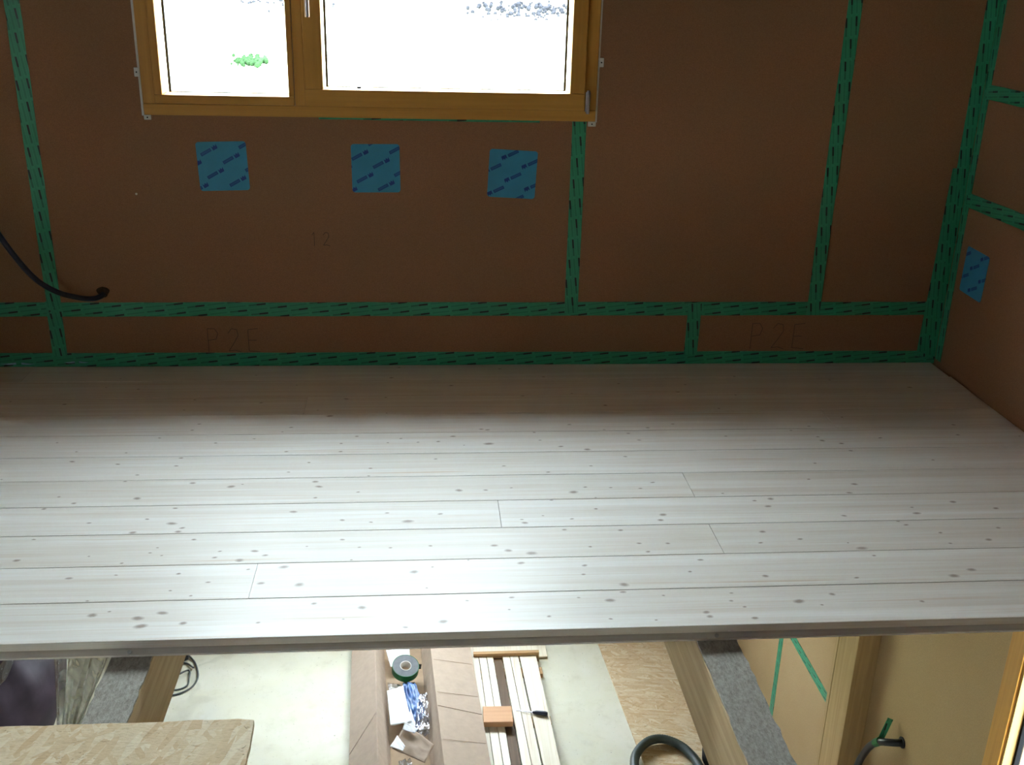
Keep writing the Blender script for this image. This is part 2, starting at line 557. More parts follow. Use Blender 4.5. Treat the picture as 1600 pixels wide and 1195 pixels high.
# ------------------------------------------------------------------ dimensions (metres; loft deck top is z = 0)
YW = 4.459      # loft back wall
XR = 2.426      # right wall
XL = -3.6       # left wall (out of view)
YF = -2.6       # wall behind the photographer
YB = 7.3        # back wall of the storey below
ZC = 2.55       # loft ceiling
G = -3.15       # floor of the storey below
YE = 2.375      # open edge of the loft deck
BW = .18945     # board width
TH = .05        # board thickness

# ------------------------------------------------------------------ loft floor, board by board
deck = empty('floor', (0, YE, 0), 'loft floor of pale knotty spruce boards ending at an open edge', None, None, 'structure')
KN = [(-1.328,4.201,6),(-1.19,4.178,9),(-1.441,4.018,11),(-1.664,4.052,7),(-0.883,3.746,8),(-0.868,3.805,8),(-0.989,3.676,7),(-1.353,3.643,6),(-1.259,3.561,6),(-1.249,3.478,10),(-1.079,3.547,6),(-0.773,3.625,7),(-0.636,3.659,6),(-0.502,3.541,8),(-0.873,3.497,9),(-0.876,3.432,8),(-1.084,3.452,8),(-1.023,3.322,7),(-0.994,3.363,7),(-1.444,3.343,5),(-0.791,3.294,12),(-0.656,3.263,16),(-0.62,3.279,5),(-0.538,3.721,6),(-0.51,3.763,8),(-0.37,3.872,14),(-0.306,3.608,8),(-0.303,3.536,9),(-0.41,3.446,8),(-0.474,3.37,6),(-0.373,3.291,13),(-0.357,3.253,13),(-0.362,3.171,9),(-1.21,3.206,7),(-1.148,3.158,10),(-0.951,3.186,16),(-1.231,3.123,10),(-0.811,3.112,9),(-1.06,3.022,7),(-0.884,3.041,8),(-0.8,3.009,15),(-0.761,2.979,9),(-0.908,2.951,12),(-0.769,2.951,12),(-0.424,3.074,13),(-1.197,2.923,7),(-0.71,2.904,9),(-1.205,2.799,12),(-1.001,2.815,5),(-0.894,2.771,7),(-0.825,2.828,6),(-0.787,2.811,5),(-0.81,2.858,5),(-0.627,2.793,8),(-0.618,2.829,6),(-0.513,2.826,12),(-0.478,2.8,10),(-0.551,2.774,16),(-0.517,2.721,6),(-0.414,2.73,15),(-0.261,3.012,10),(-0.252,2.886,9),(-0.358,2.849,5),(-1.022,2.693,10),(-0.719,2.615,6),(-0.621,2.655,7),(-0.893,2.705,5),(-0.715,2.705,9),(-0.656,2.586,6),(-0.358,2.631,22),(-0.469,2.643,12),(-0.936,2.567,6),(-0.776,2.48,17),(-0.76,2.442,19),(-0.65,2.451,13),(-0.449,2.445,7),(-0.307,2.531,10),(-0.861,2.516,6),(-0.902,2.5,16),(-0.716,2.503,14),(-1.295,4.304,5),(-0.537,4.215,6),(-0.726,4.336,6),(-0.423,3.934,5),(-0.955,3.948,6),(-0.66,4.017,9),(-0.934,4.055,8),(-0.105,4.423,8),(0.35,4.4,8),(-0.135,4.296,9),(0.124,4.197,11),(0.538,4.294,9),(0.86,4.207,9),(-0.316,4.053,10),(-0.153,4.066,8),(0.423,4.071,7),(0.637,4.095,6),(0.76,3.96,12),(-0.145,3.897,5),(0.229,3.727,9),(0.253,3.72,10),(-0.251,3.672,9),(0.116,3.662,12),(-0.083,3.647,8),(-0.132,3.61,6),(-0.018,3.611,7),(0.059,3.616,9),(0.434,3.691,8),(0.449,3.617,6),(0.582,3.764,8),(0.803,3.672,8),(0.891,3.725,10),(0.713,3.71,6),(0.833,3.608,8),(0.25,3.59,18),(0.156,3.58,5),(0.522,3.558,10),(0.619,3.529,14),(0.047,3.462,7),(0.752,3.462,8),(-0.187,3.391,9),(-0.191,3.33,7),(0.293,3.396,7),(0.611,3.387,7),(0.449,3.341,8),(-0.221,3.208,7),(0.124,3.209,16),(0.216,3.208,9),(0.306,3.222,6),(0.565,3.219,8),(0.519,3.183,18),(0.654,3.212,6),(0.757,3.203,7),(0.577,3.059,9),(0.81,3.247,8),(0.435,3.128,6),(0.589,3.133,5),(-0.118,3.055,7),(0.056,3.042,9),(-0.168,2.995,7),(-0.049,2.996,18),(0.322,2.995,6),(0.33,2.972,12),(0.394,3.018,5),(0.487,2.993,7),(0.795,3.01,15),(0.779,2.974,12),(0.453,2.922,9),(0.634,2.912,10),(-0.197,2.837,6),(-0.101,2.83,7),(0.022,2.837,8),(0.221,2.831,12),(0.262,2.799,14),(0.333,2.78,18),(0.52,2.812,8),(0.678,2.827,8),(0.769,2.823,9),(0.696,2.775,9),(-0.217,2.763,6),(0.136,2.752,5),(0.027,2.712,5),(0.295,2.724,12),(-0.028,2.687,16),(0.486,2.702,10),(0.475,2.652,8),(0.009,2.598,5),(0.587,2.591,20),(0.576,2.552,9),(-0.172,2.505,15),(0.531,2.511,15),(0.251,2.538,8),(0.123,2.527,5),(0.443,2.529,5),(0.239,2.477,5),(0.053,2.427,22),(-0.05,2.405,8),(0.347,2.439,8),(-0.22,2.451,5),(0.517,2.419,6),(0.643,2.408,5),(1.404,4.286,8),(1.154,4.19,8),(1.101,4.103,9),(1.345,4.064,8),(1.828,4.232,6),(2.159,4.138,12),(1.231,3.915,6),(1,3.759,8),(1.549,3.723,8),(1.462,3.684,7),(1.183,3.636,7),(1.721,3.812,8),(1.548,3.619,8),(1.553,3.584,14),(1.619,3.555,11),(1.63,3.489,9),(2.155,3.723,10),(2.124,3.623,10),(1.795,3.603,8),(2.371,3.605,6),(1.451,3.384,8),(1.914,3.398,8),(1.381,3.254,8),(1.533,3.21,12),(1.489,3.145,10),(1.038,3.156,7),(1.194,3.109,14),(1.168,3.056,12),(1.134,3.098,8),(1.827,3.065,14),(1.955,3.014,12),(1.664,3.031,8),(1.662,2.989,13),(1.405,2.981,9),(1.59,2.912,9),(1.573,2.941,6),(1.681,2.856,9),(1.819,2.806,13),(1.892,2.881,9),(1.681,2.788,7),(1.095,2.885,12),(1.067,2.815,8),(1.349,2.804,5),(1.381,2.761,16),(1.401,2.723,8),(1.202,2.833,9),(0.848,2.72,9),(0.799,2.654,8),(1.021,2.62,13),(1.599,2.597,16),(1.67,2.629,14),(1.295,2.599,8),(0.892,2.533,6),(0.88,2.493,8),(1.187,2.514,12),(1.076,2.482,22),(1.137,2.461,6),(0.798,2.418,12),(0.793,2.439,12),(0.923,2.405,11),(0.91,2.461,7),(0.69,2.529,6),(1.437,2.466,9)]
rows = 11
joints = {0: [-2.1], 1: [-.4935], 2: [.932], 3: [.252], 4: [.934], 5: [-2.3], 6: [-1.9], 7: [1.66], 8: [-.476], 9: [-2.5], 10: [-1.7]}
random.seed(3)
for i in range(rows):
    y0, y1 = YE + i * BW, YE + (i + 1) * BW
    if i == rows - 1:
        y1 = YW - .002
    xr = XR - random.uniform(.010, .022)
    xs = [XL + .01] + joints[i] + [xr]
    for j in range(len(xs) - 1):
        a, b = xs[j] + .0007, xs[j + 1] - .0007
        g = .0009 if i % 3 else .0012
        ya, yb = y0 + g, y1 - g
        c = .0012
        # groove on the side that faces the open edge, tongue on the other
        prof = [(ya + c, 0), (yb - c, 0), (yb, -c), (yb, -.026), (yb + .024 if i < rows - 1 else yb, -.0275), (yb + .024 if i < rows - 1 else yb, -.0415),
                (yb, -.043), (yb, -TH), (ya, -TH), (ya, -.0445), (ya + .030, -.0435), (ya + .030, -.0245), (ya + .001, -.0235), (ya, -.0225), (ya, -c)]
        bm = prism_bm([(a, y, z) for y, z in prof], (b - a, 0, 0))
        kl = bm.verts.layers.float.new('knot')
        for (kx, ky, s) in KN:
            if not (a + .02 < kx < b - .02 and y0 < ky < y1):
                continue
            ry = min(s * .00055, .0095) * 1.35
            rx = ry * random.uniform(1.3, 2.0)
            ky = min(max(ky, ya + ry * 1.0 + .002), yb - ry - .002)
            th = random.uniform(-.25, .25)
            z = .00035
            cv = bm.verts.new((kx, ky, z)); cv[kl] = random.uniform(.75, 1)
            mid, out = [], []
            for k in range(12):
                an = 2 * math.pi * k / 12
                for (lst, q, val) in ((mid, .5, .7), (out, 1.0, 0.0)):
                    x_, y_ = rx * q * math.cos(an), ry * q * math.sin(an)
                    v = bm.verts.new((kx + x_ * math.cos(th) - y_ * math.sin(th), ky + x_ * math.sin(th) + y_ * math.cos(th), z if q < 1 else .00012))
                    v[kl] = val * random.uniform(.75, 1)
                    lst.append(v)
            for k in range(12):
                k2 = (k + 1) % 12
                bm.faces.new((cv, mid[k], mid[k2]))
                bm.faces.new((mid[k], out[k], out[k2], mid[k2]))
        finish('floor_board', bm, 'deck', deck)

# screws driven through the groove of the first board into the joists
for n_, x in enumerate((-.778, .812)):
    s = empty('wood_screw', (x, YE + .004, -.035), ['zinc screw in the groove of the deck edge over the left joist', 'zinc screw in the groove of the deck edge over the right joist'][n_], 'screw', 'screws in the deck edge')
    solid_cyl('screw_head', (x, YE + .009, -.0395), .0058, .003, 'zinc', s, (0, -1, 1.2))
    solid_cyl('shank', (x, YE + .014, -.046), .0025, .014, 'zinc', s, (0, -1, 1.2))

# ------------------------------------------------------------------ loft back wall: backing, fibre panels
WX0, WX1, WZ0, WZ1 = -1.122, .735, 1.094, 2.18     # window outer frame
PT = .012
wb = empty('wall_back', (0, YW, 0), 'brown wood-fibre back wall of the loft with green taped joints', None, None, 'structure')
bm = bmesh.new()
y0, y1 = YW + PT, YW + .24
for lo, hi in (((XL, y0, -.35), (WX0, y1, ZC + .1)), ((WX1, y0, -.35), (XR + .2, y1, ZC + .1)),
               ((WX0, y0, -.35), (WX1, y1, WZ0)), ((WX0, y0, WZ1), (WX1, y1, ZC + .1))):
    box_bm(lo, hi, 0, bm)
finish('wall_core', bm, 'shell', wb)
gp = .0015
def pan(name, poly, parent, mat='fibre', plane='Y', at=None, depth=PT):
    if plane == 'Y':
        pts = [(x, at, z) for x, z in poly]; v = (0, depth, 0)
    else:
        pts = [(at, y, z) for y, z in poly]; v = (depth, 0, 0)
    return finish(name, prism_bm(pts, v), mat, parent)
vx = [XL, -1.586, .671, 1.8, XR]
zj = .266
pan('fibre_panel', [(XL, zj), (-1.586 - gp, zj), (-1.586 - gp, ZC), (XL, ZC)], wb, at=YW)
pan('fibre_panel', [(-1.586 + gp, zj), (.671 - gp, zj), (.671 - gp, WZ0), (WX0, WZ0), (WX0, ZC), (-1.586 + gp, ZC)], wb, at=YW)
pan('fibre_panel', [(.671 + gp, zj), (1.8 - gp, zj), (1.8 - gp, ZC), (WX1, ZC), (WX1, WZ0), (.671 + gp, WZ0)], wb, at=YW)
pan('fibre_panel', [(1.8 + gp, zj), (XR, zj), (XR, ZC), (1.8 + gp, ZC)], wb, at=YW)
pan('fibre_panel', [(WX0 + gp, WZ1), (WX1 - gp, WZ1), (WX1 - gp, ZC), (WX0 + gp, ZC)], wb, at=YW)
lx = [XL, -1.586, 1.236, XR]
for a, b in zip(lx, lx[1:]):
    pan('fibre_panel', [(a + gp, -.05), (b - gp, -.05), (b - gp, zj - gp * 2), (a + gp, zj - gp * 2)], wb, at=YW)

# pencil marks left on the panels by the carpenters
def strokes(text, x, z, h, parent, r=.0011):
    G_ = {'P': [[(0, 0), (0, 1)], [(0, 1), (.35, 1), (.5, .8), (.4, .55), (0, .5)]],
          '2': [[(0, .8), (.2, 1), (.45, .95), (.5, .7), (.25, .35), (0, .05), (.3, .08), (.6, 0)]],
          'E': [[(.5, 1), (0, .95), (0, .05), (.55, 0)], [(0, .5), (.4, .5)]],
          '1': [[(0, .8), (.2, 1), (.2, 0)]]}
    bm = bmesh.new()
    for ch in text:
        for st in G_.get(ch, []):
            for p, q in zip(st, st[1:]):
                a = Vector((x + p[0] * h * .8, YW - .0003, z + p[1] * h)); b = Vector((x + q[0] * h * .8, YW - .0003, z + q[1] * h))
                d = (b - a).normalized(); n = Vector((-d.z, 0, d.x)) * r
                prism_bm([a - n, b - n, b + n, a + n], (0, .0006, 0), bm)
        x += h * .8
    finish('pencil_mark', bm, 'pencil', parent)
strokes('P2E', -.945, .065, .11, wb)
strokes('P2E', 1.52, .07, .125, wb)
strokes('12', -.47, .55, .06, wb)

# ------------------------------------------------------------------ right wall (both storeys) with the lower window opening
LWY0, LWY1, LWZ0, LWZ1 = 2.85, 3.43, -2.05, -.62
wr = empty('wall_right', (XR, 2.0, 0), 'right wall of brown and pale wood-fibre panels', None, None, 'structure')
bm = bmesh.new()
x0, x1 = XR + PT, XR + .2
for lo, hi in (((x0, YF, LWZ1), (x1, YB, ZC + .1)), ((x0, YF, G - .1), (x1, YB, LWZ0)),
               ((x0, YF, LWZ0), (x1, LWY0, LWZ1)), ((x0, LWY1, LWZ0), (x1, YB, LWZ1))):
    box_bm(lo, hi, 0, bm)
finish('wall_core', bm, 'shell', wr)
# upper panels, ending raggedly at the deck
zr = [-.25, .782, 1.246, ZC]
for a, b in zip(zr, zr[1:]):
    pan('fibre_panel', [(YF, a + gp), (YW, a + gp), (YW, b - gp), (YF, b - gp)], wr, 'fibre', 'X', XR)
# lower panels
zt, yt = -2.36, 5.79
for poly in ([(yt + gp, G), (YB, G), (YB, -.25 - gp), (yt + gp, -.25 - gp)],
             [(4.6, zt + gp), (yt - gp, zt + gp), (yt - gp, -.25 - gp), (4.6, -.25 - gp)],
             [(4.6, G), (yt - gp, G), (yt - gp, zt - gp), (4.6, zt - gp)],
             [(LWY1, G), (4.6 - gp, G), (4.6 - gp, -.25 - gp), (LWY1, -.25 - gp)],
             [(YF, G), (LWY0, G), (LWY0, -.25 - gp), (YF, -.25 - gp)],
             [(LWY0, G), (LWY1, G), (LWY1, LWZ0), (LWY0, LWZ0)],
             [(LWY0, LWZ1), (LWY1, LWZ1), (LWY1, -.25 - gp), (LWY0, -.25 - gp)]):
    pan('fibre_panel', poly, wr, 'fibre_low', 'X', XR)

# ------------------------------------------------------------------ the rest of the shell, out of view
def shell(name, boxes, mat='shell'):
    bm = bmesh.new()
    for lo, hi in boxes:
        box_bm(lo, hi, 0, bm)
    return tag(finish(name, bm, mat), None, None, None, 'structure')
def wall_with_hole(axis, p0, p1, a0, a1, z0, z1, holes):
    """slab between p0..p1 on `axis`, spanning a0..a1 x z0..z1, with rectangular holes (a,b,z,z)"""
    out = []
    def mk(a, b, z, zz):
        if b - a > 1e-4 and zz - z > 1e-4:
            out.append(((p0, a, z), (p1, b, zz)) if axis == 'X' else ((a, p0, z), (b, p1, zz)))
    zs = sorted({z0, z1} | {h[2] for h in holes} | {h[3] for h in holes})
    for z, zz in zip(zs, zs[1:]):
        cur = a0
        for h in sorted(h for h in holes if h[2] <= z and h[3] >= zz):
            mk(cur, h[0], z, zz)
            cur = h[1]
        mk(cur, a1, z, zz)
    return out
shell('wall_left', wall_with_hole('X', XL - .2, XL, YF, YB, G - .1, ZC + .1, [(.2, .95, 1.15, 1.8)]))
shell('wall_front', wall_with_hole('Y', YF - .2, YF, XL - .2, XR + .2, G - .1, ZC + .1, [(-2.9, -1.9, -2.3, -1.5)]))
shell('wall_lower', wall_with_hole('Y', YB, YB + .2, XL - .2, XR + .2, G - .1, .1, [(-1.4, 1.0, -2.1, -1.4)]), 'fibre_low')
shell('ceiling', [((XL - .2, YF - .2, ZC + .1), (XR + .2, YW + .24, ZC + .25))], 'plaster')
shell('ceiling', [((XL - .2, YW + .24, -.05), (XR + .2, YB + .2, .1))], 'plaster')
fl = shell('floor', [((XL - .2, YF - .2, G - .2), (XR + .2, YB + .2, G))], 'concrete')
shell('trim_1', [((XL - .6, YW + .24, ZC - .02), (XR + .6, YW + .24 + .34, ZC + .10))], 'plaster')      # unseen eaves, added to keep steep sky light off the rear boards
gal = shell('floor', [((XL, YF, -.06), (XR, .75, -.0))], 'osb')

# ------------------------------------------------------------------ loft window
win = empty('window_1', (0, YW, WZ0), 'wide pine window with a fixed left light and an opening right sash', None, None, 'structure')
fy, fb = YW - .010, YW + .085
def member(name, x0, x1, z0, z1, y0, y1, mat, parent=win, bev=.003):
    return box(name, (x0, y0, z0), (x1, y1, z1), mat, parent, bev)
fr = [('frame_rail', WX0, WX1, WZ0, 1.139, 'frame_x'), ('frame_rail', WX0, WX1, 2.13, WZ1, 'frame_x'),
      ('frame_stile', WX0, -1.072, 1.139, 2.13, 'frame_z'), ('frame_stile', .684, WX1, 1.139, 2.13, 'frame_z'),
      ('mullion', -.512, -.470, 1.139, 2.13, 'frame_z')]
for n_, a, b, c, d, m in fr:
    member(n_, a, b, c, d, fy, fb, m)
# left light
l0, l1 = fy - .007, fb
for n_, a, b, c, d, m in (('sash_rail', -1.072, -.514, 1.1405, 1.176, 'frame_x'), ('sash_rail', -1.072, -.514, 2.09, 2.129, 'frame_x'),
                          ('sash_stile', -1.072, -1.041, 1.176, 2.09, 'frame_z'), ('sash_stile', -.5365, -.514, 1.176, 2.09, 'frame_z')):
    member(n_, a, b, c, d, l0, l1, m)
# right sash
r0, r1 = fy - .016, fb
for n_, a, b, c, d, m in (('sash_rail', -.470, .683, 1.140, 1.208, 'frame_x'), ('sash_rail', -.470, .683, 2.06, 2.129, 'frame_x'),
                          ('sash_stile', -.470, -.395, 1.208, 2.06, 'frame_z'), ('sash_stile', .620, .683, 1.208, 2.06, 'frame_z')):
    member(n_, a, b, c, d, r0, r1, m)
for (a, b, c, d) in ((-1.041, -.5365, 1.176, 2.09), (-.395, .620, 1.208, 2.06)):
    box('pane', (a, YW + .060, c), (b, YW + .064, d), 'glass', win)
    bm = bmesh.new()
    e = .010
    for lo, hi in (((a, YW + .105, c), (a + e, YW + .115, d)), ((b - e, YW + .105, c), (b, YW + .115, d)), ((a, YW + .105, c - .006), (b, YW + .115, c + .001))):
        box_bm(lo, hi, 0, bm)
    finish('gasket', bm, 'dark', win)
# weather bar outside, pale in the daylight
for (a, b) in ((WX0, -.5), (-.5, WX1)):
    box('outer_sill', (a + .01, YW + .10, 1.06), (b - .01, YW + .26, 1.10), 'reveal', win, .002)
box('stud', (-.262, YW + .040, 1.208), (-.246, YW + .055, 1.214), 'dark', win)
# hinge at the lower right
bm = tube_bm([(.697, r0 - .004, 1.128), (.697, r0 - .004, 1.222)], .0065, 12, 1)
box_bm((.688, r0 - .001, 1.135), (.706, r0 + .012, 1.215), .001, bm)
finish('hinge', bm, 'steel', win)
# handle, pointing down
hd = finish('handle_plate', box_bm((-.456, r0 - .010, 1.56), (-.428, r0, 1.70), .004), 'steel', win)
bm = tube_bm([(-.442, r0 - .008, 1.63), (-.442, r0 - .045, 1.628), (-.442, r0 - .052, 1.60), (-.442, r0 - .050, 1.55), (-.442, r0 - .048, 1.487)], .0095, 12, 6)
finish('handle_lever', bm, 'steel', hd, True)
# pale mounting strips and lugs around the frame
bm = bmesh.new()
for lo, hi in (((WX0 - .010, YW - .004, 1.09), (WX0, YW + .01, 2.18)), ((WX1, YW - .004, 1.09), (WX1 + .008, YW + .01, 2.18))):
    box_bm(lo, hi, .001, bm)
finish('sealing_strip', bm, 'white', win)
for (a, b, c, d) in ((WX0 - .024, WX0 - .004, 1.243, 1.279), (WX0 - .003, WX0 + .026, 1.074, 1.0935), (WX1 + .004, WX1 + .024, 1.315, 1.352), (WX1 - .030, WX1 + .004, 1.073, 1.0935)):
    l = box('mounting_lug', (a, YW - .006, c), (b, YW, d), 'white', win, .002)
    solid_cyl('lug_screw', ((a + b) / 2, YW - .007, (c + d) / 2), .003, .003, 'dark', l, (0, 1, 0), 10)

# ------------------------------------------------------------------ green sealing tapes
def tape(p0, p1, width, normal, label, jit=.002, sag=0.0, lift=.0012, name='sealing_tape', phase=None, group='green sealing tapes', parent=None):
    p0, p1, n = Vector(p0), Vector(p1), Vector(normal).normalized()
    d = (p1 - p0); L = d.length; d.normalize()
    s = n.cross(d)
    bm = bmesh.new()
    uvl = bm.loops.layers.uv.new('UVMap')
    N = max(2, int(L / .12))
    ph = random.uniform(0, 900) if phase is None else phase
    cols = []
    uvs = {}
    for i in range(N + 1):
        t = i / N
        c = p0 + d * L * t + s * random.uniform(-jit, jit) * .6
        row = []
        for q in (-1, 0, 1):
            h = lift * random.uniform(.7, 1.5)
            for lay in (0, 1):
                v = bm.verts.new(c + s * width / 2 * q + n * (h if lay else -.0002))
                uvs[v] = ((L * t) * 1000 + ph, q * width * 500)
                row.append(v)
        cols.append(row)
    for i in range(N):
        A, B = cols[i], cols[i + 1]
        for q in range(2):
            bm.faces.new((A[q * 2 + 1], B[q * 2 + 1], B[q * 2 + 3], A[q * 2 + 3]))
            bm.faces.new((A[q * 2], A[q * 2 + 2], B[q * 2 + 2], B[q * 2]))
        bm.faces.new((A[0], B[0], B[1], A[1]))
        bm.faces.new((A[4], A[5], B[5], B[4]))
    for R_ in (cols[0], cols[-1]):
        bm.faces.new((R_[0], R_[1], R_[3], R_[2]))
        bm.faces.new((R_[2], R_[3], R_[5], R_[4]))
    for f in bm.faces:
        for lp in f.loops:
            lp[uvl].uv = uvs[lp.vert]
    if parent is not None:
        return finish(name, bm, 'tape', parent)
    o = finish(name, bm, 'tape', None, loc=(p0 + p1) / 2)
    return tag(o, label, 'tape', group)
NY = (0, -1, 0)
NX = (-1, 0, 0)
H = .0014
tape((-3.4, YW - H * 0, .262), (XR - .004, YW, .267), .064, NY, 'long green tape running across the back wall above the bottom panels', phase=20)
tape((-3.4, YW, .0335), (XR - .004, YW, .0255), .064, NY, 'long green tape along the foot of the back wall at the deck', phase=520)
tape((-1.584, YW - H, .235), (-1.584, YW - H, ZC - .02), .060, NY, 'vertical green tape at far left crossing behind the dark tube')
tape((-1.588, YW - H, .05), (-1.588, YW - H, .300), .062, NY, 'short green tape at left between the two long horizontal tapes')
tape((.672, YW - H, .245), (.670, YW - H, 1.092), .060, NY, 'vertical green tape running up to the right end of the window')
tape((1.243 - .005, YW - H, .045), (1.241, YW - H, .290), .062, NY, 'short green tape between the two long horizontal tapes, right of centre')
tape((1.798, YW - H, .235), (1.801, YW - H, ZC - .02), .062, NY, 'tall green tape on the back wall right of the window, short of the corner')
tape((2.393, YW - H, .02), (2.396, YW - H, ZC - .02), .058, NY, 'green corner tape on the back wall from deck to top')
tape((2.352, YW - H * 2, .03), (2.372, YW - H * 2, .915), .050, NY, 'second green tape strip overlapping the corner tape, lower half')
tape((XR, YW - .028, .02), (XR, YW - .028, ZC - .02), .050, NX, 'green corner tape on the right wall from deck to top')
tape((XR - H, YW - .03, .783), (XR - H, YF + 2, .785), .062, NX, 'lower horizontal green tape on the dark right wall above the blue patch')
tape((XR - H, YW - .03, 1.246), (XR - H, YF + 2, 1.246), .060, NX, 'upper horizontal green tape on the dark right wall')
tape((XR, yt, G + .02), (XR, yt, -.4), .068, NX, 'vertical green tape on the lower right wall beside the grey felt strip')
tape((XR - H, yt, zt + .006), (XR - H, 4.66, zt), .068, NX, 'level green tape on the lower right wall ending behind the post')
tape((-.42, YW - .0005, WZ0 - .003), (.50, YW - .0005, WZ0 - .003), .010, NY, 'thin sliver of green tape under the window frame', lift=.0008)
# two pale strips standing for glints on the wrinkled foot tape
for k, (a, b) in enumerate(((-1.845, -1.70), (-1.575, -1.47))):
    def glintf(u, v, a=a, b=b, k=k):
        wdt = math.sin(math.pi * min(max(u, .02), .98)) * .009
        return Vector((a + (b - a) * u, YW - .004 - .004 * math.sin(u * 9), .018 + (v - .5) * wdt + .006 * (k - .5)))
    o = sheet('foil_scrap', glintf, 14, 3, 'foil', None, .0008)
    tag(o, ['shiny pale foil scrap on the foot tape at the left frame edge', 'second shiny foil scrap on the foot tape, under the short left tape'][k], 'foil', 'foil scraps')

# ------------------------------------------------------------------ blue square patches
def patch(c, uax, vax, su, sv, rot, label, uo, flip=1):
    c, uax, vax = Vector(c), Vector(uax), Vector(vax)
    n = uax.cross(vax)
    ca, sa = math.cos(rot), math.sin(rot)
    U, V = uax * ca + vax * sa, -uax * sa + vax * ca
    bm = bmesh.new()
    uvl = bm.loops.layers.uv.new('UVMap')
    pts = []
    rr = .012
    for qx, qy, a0 in ((1, 1, 0), (-1, 1, 90), (-1, -1, 180), (1, -1, 270)):
        for k in range(5):
            a = math.radians(a0 + k * 22.5)
            pts.append((qx * (su / 2 - rr) + rr * math.cos(a), qy * (sv / 2 - rr) + rr * math.sin(a)))
    top = [bm.verts.new(c + U * x + V * y + n * .0012) for x, y in pts]
    bot = [bm.verts.new(c + U * x + V * y) for x, y in pts]
    uvd = {}
    for v, (x, y) in list(zip(top, pts)) + list(zip(bot, pts)):
        uvd[v] = (flip * x * 1000 + uo[0], flip * y * 1000 + uo[1])
    bm.faces.new(top); bm.faces.new(bot[::-1])
    for i in range(len(pts)):
        j = (i + 1) % len(pts)
        bm.faces.new((top[i], bot[i], bot[j], top[j]))
    for f in bm.faces:
        for lp in f.loops:
            lp[uvl].uv = uvd[lp.vert]
    o = finish('blue_patch', bm, 'patch', None, loc=c)
    tag(o, label, 'patch', 'blue patches stuck on the walls')
    return o
patch((-.824, YW, .888), (1, 0, 0), (0, 0, 1), .205, .203, .03, 'blue printed square patch below the window, leftmost of three', (0, 0))
patch((-.190, YW, .886), (1, 0, 0), (0, 0, 1), .203, .203, .01, 'blue printed square patch below the window, middle of three', (14, 10))
patch((.390, YW, .868), (1, 0, 0), (0, 0, 1), .206, .204, -.045, 'blue printed square patch below the window, rightmost of three', (40, 18), -1)
patch((XR, 4.258, .487), (0, -1, 0), (0, 0, 1), .192, .205, -.03, 'blue printed square patch on the dark right wall beside the corner', (30, 60), -1)

# ------------------------------------------------------------------ dark tube coming out of the back wall
t = empty('conduit_tube', (-1.376, YW, .33), 'dark blue flexible tube curving out of a hole in the back wall', 'tube')
finish('tube', tube_bm([(-1.372, YW + .01, .331), (-1.376, YW - .02, .330), (-1.40, YW - .045, .326), (-1.45, YW - .062, .334), (-1.53, YW - .085, .365),
                        (-1.60, YW - .11, .425), (-1.66, YW - .13, .52), (-1.715, YW - .15, .64), (-1.77, YW - .17, .80), (-1.83, YW - .19, 1.05)], .0115, 12, 8), 'black_tube', t, True)
bm = bmesh.new()
pts = [(-1.372 + .026 * math.cos(a) * (1 + .2 * math.sin(3 * a)), YW - .001, .342 + .024 * math.sin(a)) for a in [k * math.pi / 8 for k in range(16)]]
prism_bm(pts, (0, .002, 0), bm)
finish('hole_collar', bm, 'rust', t)  # hole stain with the shadow spot around it painted in
s = empty('wall_screw', (-1.188, YW, .769), 'tiny bright screw head in the fibre panel left of the patches', 'screw')
solid_cyl('screw_head', (-1.188, YW - .001, .769), .0045, .003, 'white', s, (0, 1, 0), 12)

# ------------------------------------------------------------------ joists with felt strips
def joist(x0, x1, label, seed):
    random.seed(seed)
    j = empty('floor_joist', ((x0 + x1) / 2, .8, -.31), label, 'joist', 'joists under the loft deck')
    box('timber', (x0, YF + .01, -.292), (x1, YW + .2, -.058), 'joist', j, .004)
    bm = bmesh.new()
    ys = [YF + .02 + k * (YW - YF) / 240 for k in range(241)]
    L = [(x0 + .003 + random.uniform(-.004, .003), y) for y in ys]
    R_ = [(x1 - .001 + random.uniform(-.003, .005), y) for y in ys]
    va = [[bm.verts.new((x, y, z)) for (x, y) in (L[k], (L[k][0] * .5 + R_[k][0] * .5, ys[k]), R_[k]) for z in (-.058, -.051 + random.uniform(-.001, .0005))] for k in range(len(ys))]
    for k in range(len(ys) - 1):
        A, B = va[k], va[k + 1]
        bm.faces.new((A[1], A[3], B[3], B[1])); bm.faces.new((A[3], A[5], B[5], B[3]))
        bm.faces.new((A[0], B[0], B[2], A[2])); bm.faces.new((A[2], B[2], B[4], A[4]))
        bm.faces.new((A[0], A[1], B[1], B[0])); bm.faces.new((A[4], B[4], B[5], A[5]))
    o = finish('felt_strip', bm, 'felt', j)
    o['label'] = 'fuzzy grey felt strip'
    return j
joist(-.829, -.719, 'left timber joist with pale grey felt on top, passing under the deck', 11)
joist(.754, .868, 'right timber joist with dark grey felt on top, passing under the deck', 12)

